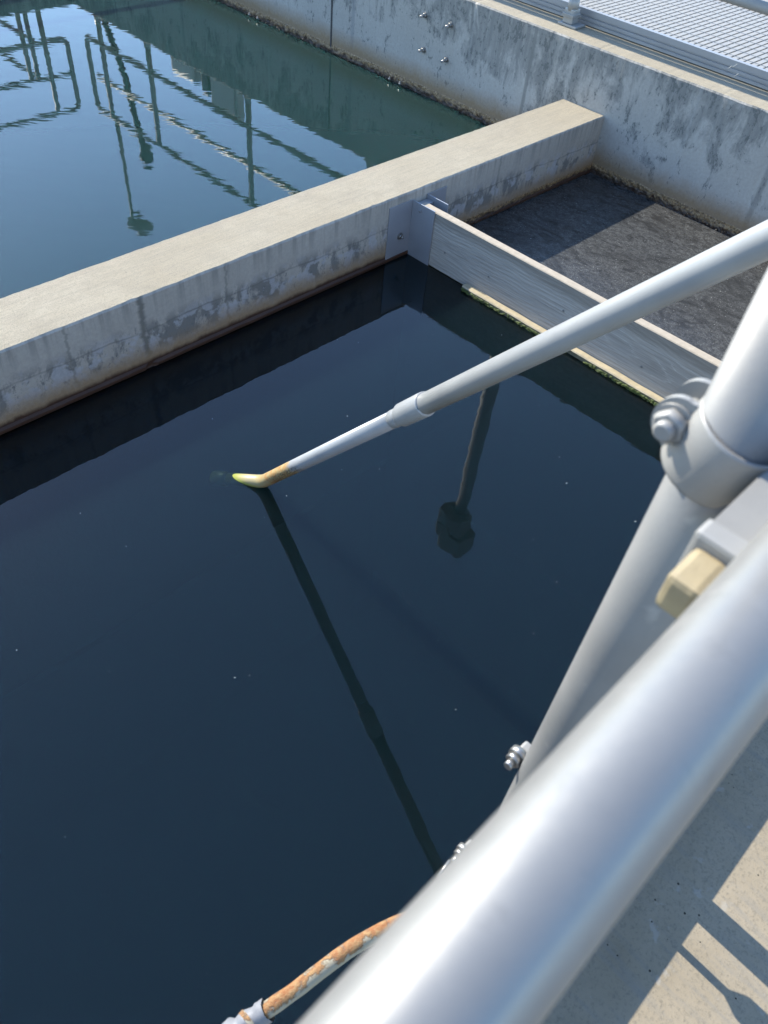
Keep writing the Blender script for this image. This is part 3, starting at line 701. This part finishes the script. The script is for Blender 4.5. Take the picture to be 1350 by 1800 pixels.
# lamps and cabinets seen only as mirror images in the water
def lamp(name, label, base, top, r0, r1, headfn, mat):
    o = empty(name, base, label, 'lamp')
    part('pole', lambda b: ring_tube(b, [Vector(base)+(Vector(top)-Vector(base))*t for t in (0, 0.33, 0.66, 1)], [r0, r0*0.67+r1*0.33, r0*0.33+r1*0.67, r1], 14), mat, o)
    part('lamp_head', headfn, mat, o)
    return o
lamp('rail_lamp', 'slim lamp pole with boxy head mirrored left of the far basin', (0.20, 6.10, 1.78), (0.13, 5.96, 2.92), 0.024, 0.018, lambda b: (box(b, 0.03, 0.22, 5.66, 5.94, 2.83, 2.93, 0.01), box(b, 0.05, 0.2, 5.68, 5.92, 2.80, 2.829)), M['farrail'])
def dark_head(b):
    bmesh.ops.create_icosphere(b, subdivisions=2, radius=1.0, matrix=Matrix.Translation((1.5, 7.80, 3.12)) @ Matrix.Diagonal((0.10, 0.10, 0.16, 1)))
dl = empty('gooseneck_lamp', (1.5, 8.42, HF), 'thin dark bent lamp pole mirrored beside the rail lamp', 'lamp')
part('pole', lambda b: ring_tube(b, smooth_path([(1.5, 8.42, 0.4), (1.5, 8.45, 1.4), (1.5, 8.30, 1.75), (1.5, 8.12, 2.1), (1.5, 8.0, 2.5), (1.5, 7.86, 3.0)]), 0.042, 12), M['dark'], dl)
part('lamp_head', dark_head, M['dark'], dl)
def flood_head(b):
    box(b, 1.40, 1.66, 1.24, 1.62, 5.34, 5.62, 0.03)
    box(b, 1.36, 1.70, 1.16, 1.54, 5.64, 5.98, 0.05)
    box(b, 1.37, 1.50, 1.36, 1.60, 5.56, 5.78, 0.03)
lamp('lamp_post', 'tall lamp post with bulky head mirrored in the near water', (1.62, 1.30, -2.0), (1.58, 1.40, 5.4), 0.105, 0.08, flood_head, M['farrail'])
cb = empty('ribbed_cabinet', (1.75, 6.35, 0), 'ribbed grey cabinet with domed top mirrored under the far kerb', 'cabinet')
def cab1(b):
    box(b, 1.4, 1.6, 6.28, 6.78, -2.0, 1.70, 0.05)
part('body', cab1, M['cabinet'], cb)
for i in range(8): part('fin', lambda b: box(b, 1.385, 1.399, 6.33+i*0.055, 6.345+i*0.055, 0.3, 1.52), M['cabinet'], cb)
cc = empty('control_cabinet', (1.75, 5.4, 0), 'plain grey control cabinet with dark side box mirrored under the far kerb', 'cabinet')
part('body', lambda b: box(b, 1.4, 1.5, 5.46, 5.98, -2.0, 1.84, 0.02), M['cabinet'], cc)
part('door', lambda b: box(b, 1.385, 1.399, 5.50, 5.93, 0.2, 1.78, 0.003), M['cabinet'], cc)
part('side_box', lambda b: box(b, 1.38, 1.5, 6.0, 6.13, -0.4, 1.72, 0.02), M['dark'], cc)

# ------------------------------------------------------------------ flecks floating on the near water
bm = bmesh.new()
for i in range(80):
    x = random.uniform(-6.2, -1.75); y = random.uniform(-2.3, -0.25); r = random.choice((0.0008, 0.001, 0.0013, 0.0018)); a = random.uniform(0, 6.28); ln = random.choice((1, 1, 1.4, 2.5))
    c = bm.verts.new((x, y, 0.0012)); rg = [bm.verts.new((x+math.cos(a)*math.cos(t)*r*ln-math.sin(a)*math.sin(t)*r, y+math.sin(a)*math.cos(t)*r*ln+math.cos(a)*math.sin(t)*r, 0.0004)) for t in (0, 1.05, 2.1, 3.14, 4.19, 5.24)]
    for j in range(6): bm.faces.new((c, rg[j], rg[(j+1) % 6]))
tag(mesh_obj('floating_flecks', bm, M['debris']), 'tiny pale flecks floating on the dark near water', 'debris', kind='stuff')
